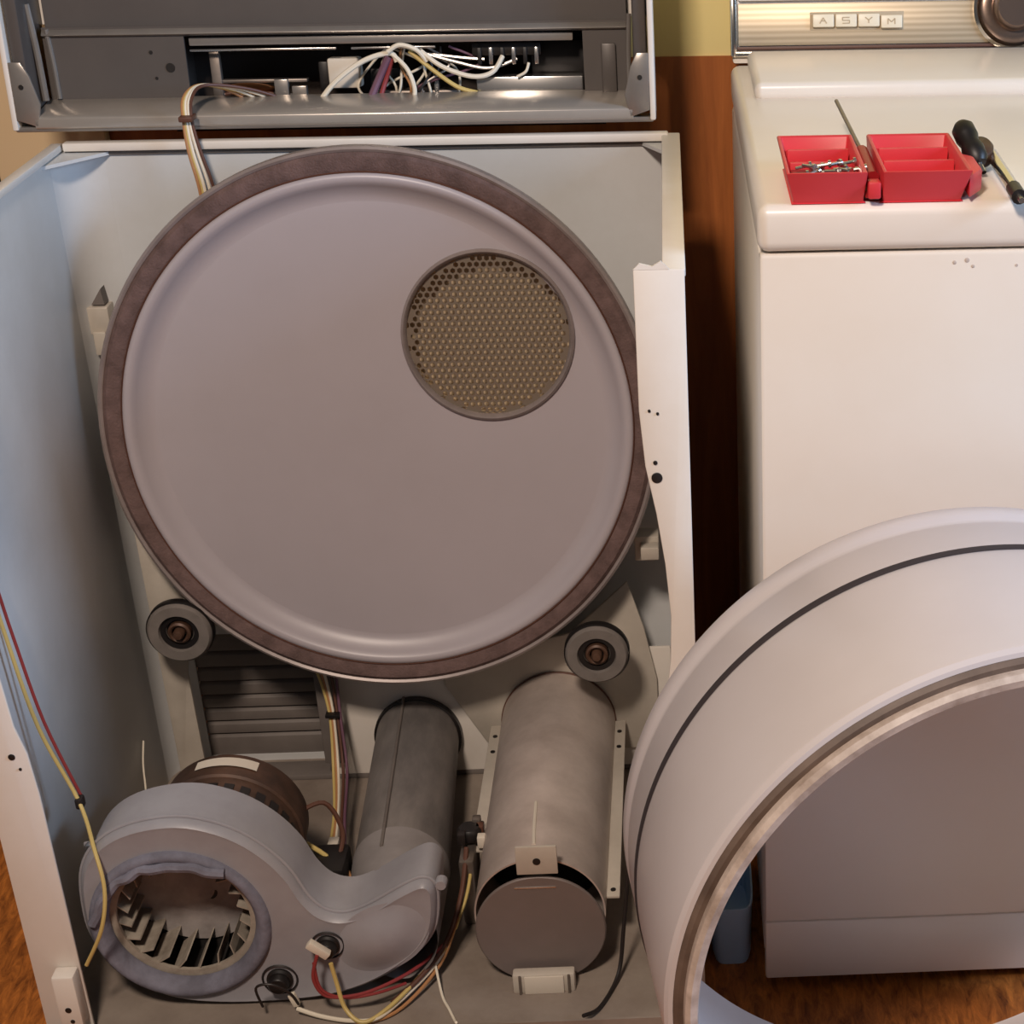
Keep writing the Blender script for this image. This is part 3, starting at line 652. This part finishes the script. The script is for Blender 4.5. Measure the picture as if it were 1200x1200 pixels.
MB().lathe([(DR-.002, .024), (DR+.001, .020), (DR-.002, .015), (DR-.006, .014), (DR-.006, .022)], DT, 200, close=True).build('drum_bead', 'drum', DM, smooth=True)
MB().lathe([(DR-.005, .016), (DR-.010, .010), (DR-.016, .010), (DR-.016, .018), (DR-.006, .022)], DT, 200, close=True).build('drum_groove', 'drumgroove', DM, smooth=True)
MB().lathe([(DR-.0145, .012), (DR-.015, .003), (DR-.019, -.001), (DR-.0255, .000), (DR-.027, .004), (DR-.024, .014), (DR-.016, .016)], DT, 200, close=True).build('drum_lip', 'drumlip', DM, smooth=True)

# ------------------------------------------------------------------ things on top of the washer
TT = .9338
tr = thing('tool_tray', (.93, .09, TT), 'red plastic two-sided parts tray lying open on the washing machine top', 'tray')
def tray_half(x0, x1, flip):
    y0, y1, h = .012, .172, .033
    # tapered outer shell (narrower at the bottom) with open top and moulded pockets
    b = MB(); t = .004; sl = .008
    o_b = [(x0+(sl if not flip else 0.002), y0+.020), (x1-(sl if flip else 0.002), y0+.020), (x1-(sl if flip else .002), y1-.004), (x0+(sl if not flip else .002), y1-.004)]
    o_t = [(x0, y0), (x1, y0), (x1, y1), (x0, y1)]
    i_t = [(x0+t, y0+t), (x1-t, y0+t), (x1-t, y1-t), (x0+t, y1-t)]
    i_b = [(x0+t+.004, y0+.024), (x1-t-.004, y0+.024), (x1-t-.004, y1-t-.004), (x0+t+.004, y1-t-.004)]
    v = [(x, y, TT) for x, y in o_b]+[(x, y, TT+h) for x, y in o_t]+[(x, y, TT+h) for x, y in i_t]+[(x, y, TT+.006) for x, y in i_b]
    f = [(0, 1, 2, 3), (12, 13, 14, 15)]
    for r in range(3):
        for k in range(4): f.append((r*4+k, r*4+(k+1) % 4, r*4+4+(k+1) % 4, r*4+4+k))
    return b.add(v, f).build('tray_half', 'red', tr, bevel=0.0022)
h1 = tray_half(.838, .914, False); h2 = tray_half(.928, 1.012, True)
for (a, b) in ((.846, .906), (.936, 1.004)):
    box('tray_divider', a, b, .080, .084, TT+.006, TT+.027, 'red', tr, bevel=0.001)
    box('tray_divider', a, b, .124, .128, TT+.006, TT+.029, 'red', tr, bevel=0.001)
    box('tray_shelf', a, b, .128, .166, TT+.006, TT+.020, 'red', tr, bevel=0.002)
box('tray_shelf', .936, 1.004, .084, .124, TT+.006, TT+.016, 'red', tr, bevel=0.003)
box('tray_shelf', .846, .906, .034, .080, TT+.006, TT+.021, 'redd', tr, bevel=0.002)
box('tray_hinge', .913, .929, .03, .165, TT+.004, TT+.012, 'redd', tr, bevel=0.002)
box('hinge_latch', .915, .927, .018, .034, TT+.006, TT+.022, 'red', tr, bevel=0.002)
# corner lug on the right end
MB().prism([(1.010, .02), (1.026, .05), (1.026, .10), (1.010, .12)], lambda x, y: (x, y, TT+.004), lambda x, y: (x, y, TT+.026)).build('tray_lug', 'red', tr, bevel=0.003)
random.seed(3)
for k in range(14):
    x = .853+.0042*k+random.uniform(-.001, .001); y = .044+.028*((k*5) % 7)/7; a = random.uniform(-.9, .9); z = TT+.0246+.0022*(k % 3)
    s = thing('screw', (x, y, z), 'small steel screw lying loose in the red parts tray', 'screw', 'loose screws in the red tray')
    d_ = Vector((math.cos(a), math.sin(a), .15*(k % 2)))
    MB().tube([Vector((x, y, z))-d_*.007, Vector((x, y, z))+d_*.006], .0016, 8, 0).build('shank', 'steel' if k % 3 else 'steeld', s, smooth=True)
    MB().tube([Vector((x, y, z))+d_*.006, Vector((x, y, z))+d_*.0085], .0036, 10, 0).build('head', 'steel', s, smooth=True)
# screwdriver across the hinge channel
sd = thing('screwdriver', (.92, .10, TT+.013), 'thin-shafted screwdriver with dark red handle lying across the tray hinge', 'screwdriver')
p0 = Vector((.9215, .045, TT+.0195)); p1 = Vector((.920, .135, TT+.024)); p2 = Vector((.912, .330, TT+.034))
MB().tube([p0, p0.lerp(p1, .15), p0.lerp(p1, .8), p1], .0066, 12, 0).build('handle', 'redd', sd, smooth=True)
MB().tube([p1-(p1-p0)*.05, p1, p2], .0022, 8, 0).build('shaft', 'steeld', sd, smooth=True)
# stubby black-handled tool leaning on the tray end
st = thing('stubby_screwdriver', (1.035, .14, TT), 'stubby black-handled screwdriver leaning against the red tray end', 'screwdriver')
a0 = Vector((1.036, .125, TT+.0125)); a1 = Vector((1.021, .168, TT+.044)); ax_ = (a1-a0).normalized(); e1 = ax_.orthogonal().normalized(); e2 = ax_.cross(e1)
SRT = lambda a, b, d: tuple(a0+a*e1+b*e2+d*ax_)
MB().lathe([(.0001, -.001), (.007, 0), (.011, .005), (.0118, .018), (.0095, .026), (.0118, .034), (.0115, .046), (.007, .052), (.0001, .053)], SRT, 24).build('handle', 'black', st, smooth=True)
MB().lathe([(.0028, -.012), (.0028, .002)], SRT, 10).build('shaft', 'steel', st, smooth=True)
# ratchet
ra = thing('ratchet_wrench', (1.052, .09, TT), 'chrome ratchet wrench with dark round head lying beside the red tray', 'wrench')
c0 = Vector((1.044, .165, TT+.015)); HTt = lambda a, b, d: (c0.x+a, c0.y+b*1.5, c0.z+d+b*.35)
MB().lathe([(.0001, -.009), (.010, -.009), (.012, -.006), (.012, .006), (.009, .009), (.0001, .009)], HTt, 24).build('ratchet_head', 'motor', ra, smooth=True)
q0 = Vector((1.056, .172, TT+.0105)); q1 = Vector((1.055, .040, TT+.0090)); q2 = Vector((1.0545, .006, TT+.0090)); q3 = Vector((1.0545, -.008, TT+.0090))
MB().tube([c0, q0], .004, 8, 0).build('ratchet_neck', 'steel', ra, smooth=True)
MB().tube([q0, q0.lerp(q1, .5), q1], .0062, 12, 0).build('ratchet_handle', 'chrome', ra, smooth=True)
MB().tube([q1, q2], .0072, 12, 0).build('ratchet_grip', 'black', ra, smooth=True)
MB().tube([q2, q3], .003, 8, 0).build('ratchet_tip', 'steel', ra, smooth=True)

# ------------------------------------------------------------------ blue tub on the floor between the machines
bt_ = thing('plastic_tub', (.776, .17, 0), 'blue plastic tub on the floor between dryer and washing machine', 'tub')
tb = MB(); prof = [(.40, .0), (.86, .0), (.93, .008), (.96, .045), (1.0, .075), (1.03, .079), (1.03, .083), (.95, .083), (.90, .078), (.86, .014), (.40, .012)]
def sq(a, hw, hd, e=5):
    c, s_ = math.cos(a), math.sin(a); k = (abs(c)**e+abs(s_)**e)**(-1/e); return hw*k*c, hd*k*s_
v = []; f = []; NS = 48
for (k, z) in prof:
    for i in range(NS):
        x, y = sq(2*PI*i/NS, .026*k, .075-.026*(1-k)); v.append((.776+x, .158+y, z))
for j in range(len(prof)-1):
    for i in range(NS): f.append((j*NS+i, j*NS+(i+1) % NS, (j+1)*NS+(i+1) % NS, (j+1)*NS+i))
f.append(tuple(range(NS))); f.append(tuple(range((len(prof)-1)*NS, len(prof)*NS)))
tb.add(v, f).build('tub_shell', 'blue', bt_, smooth=True, angle=50)
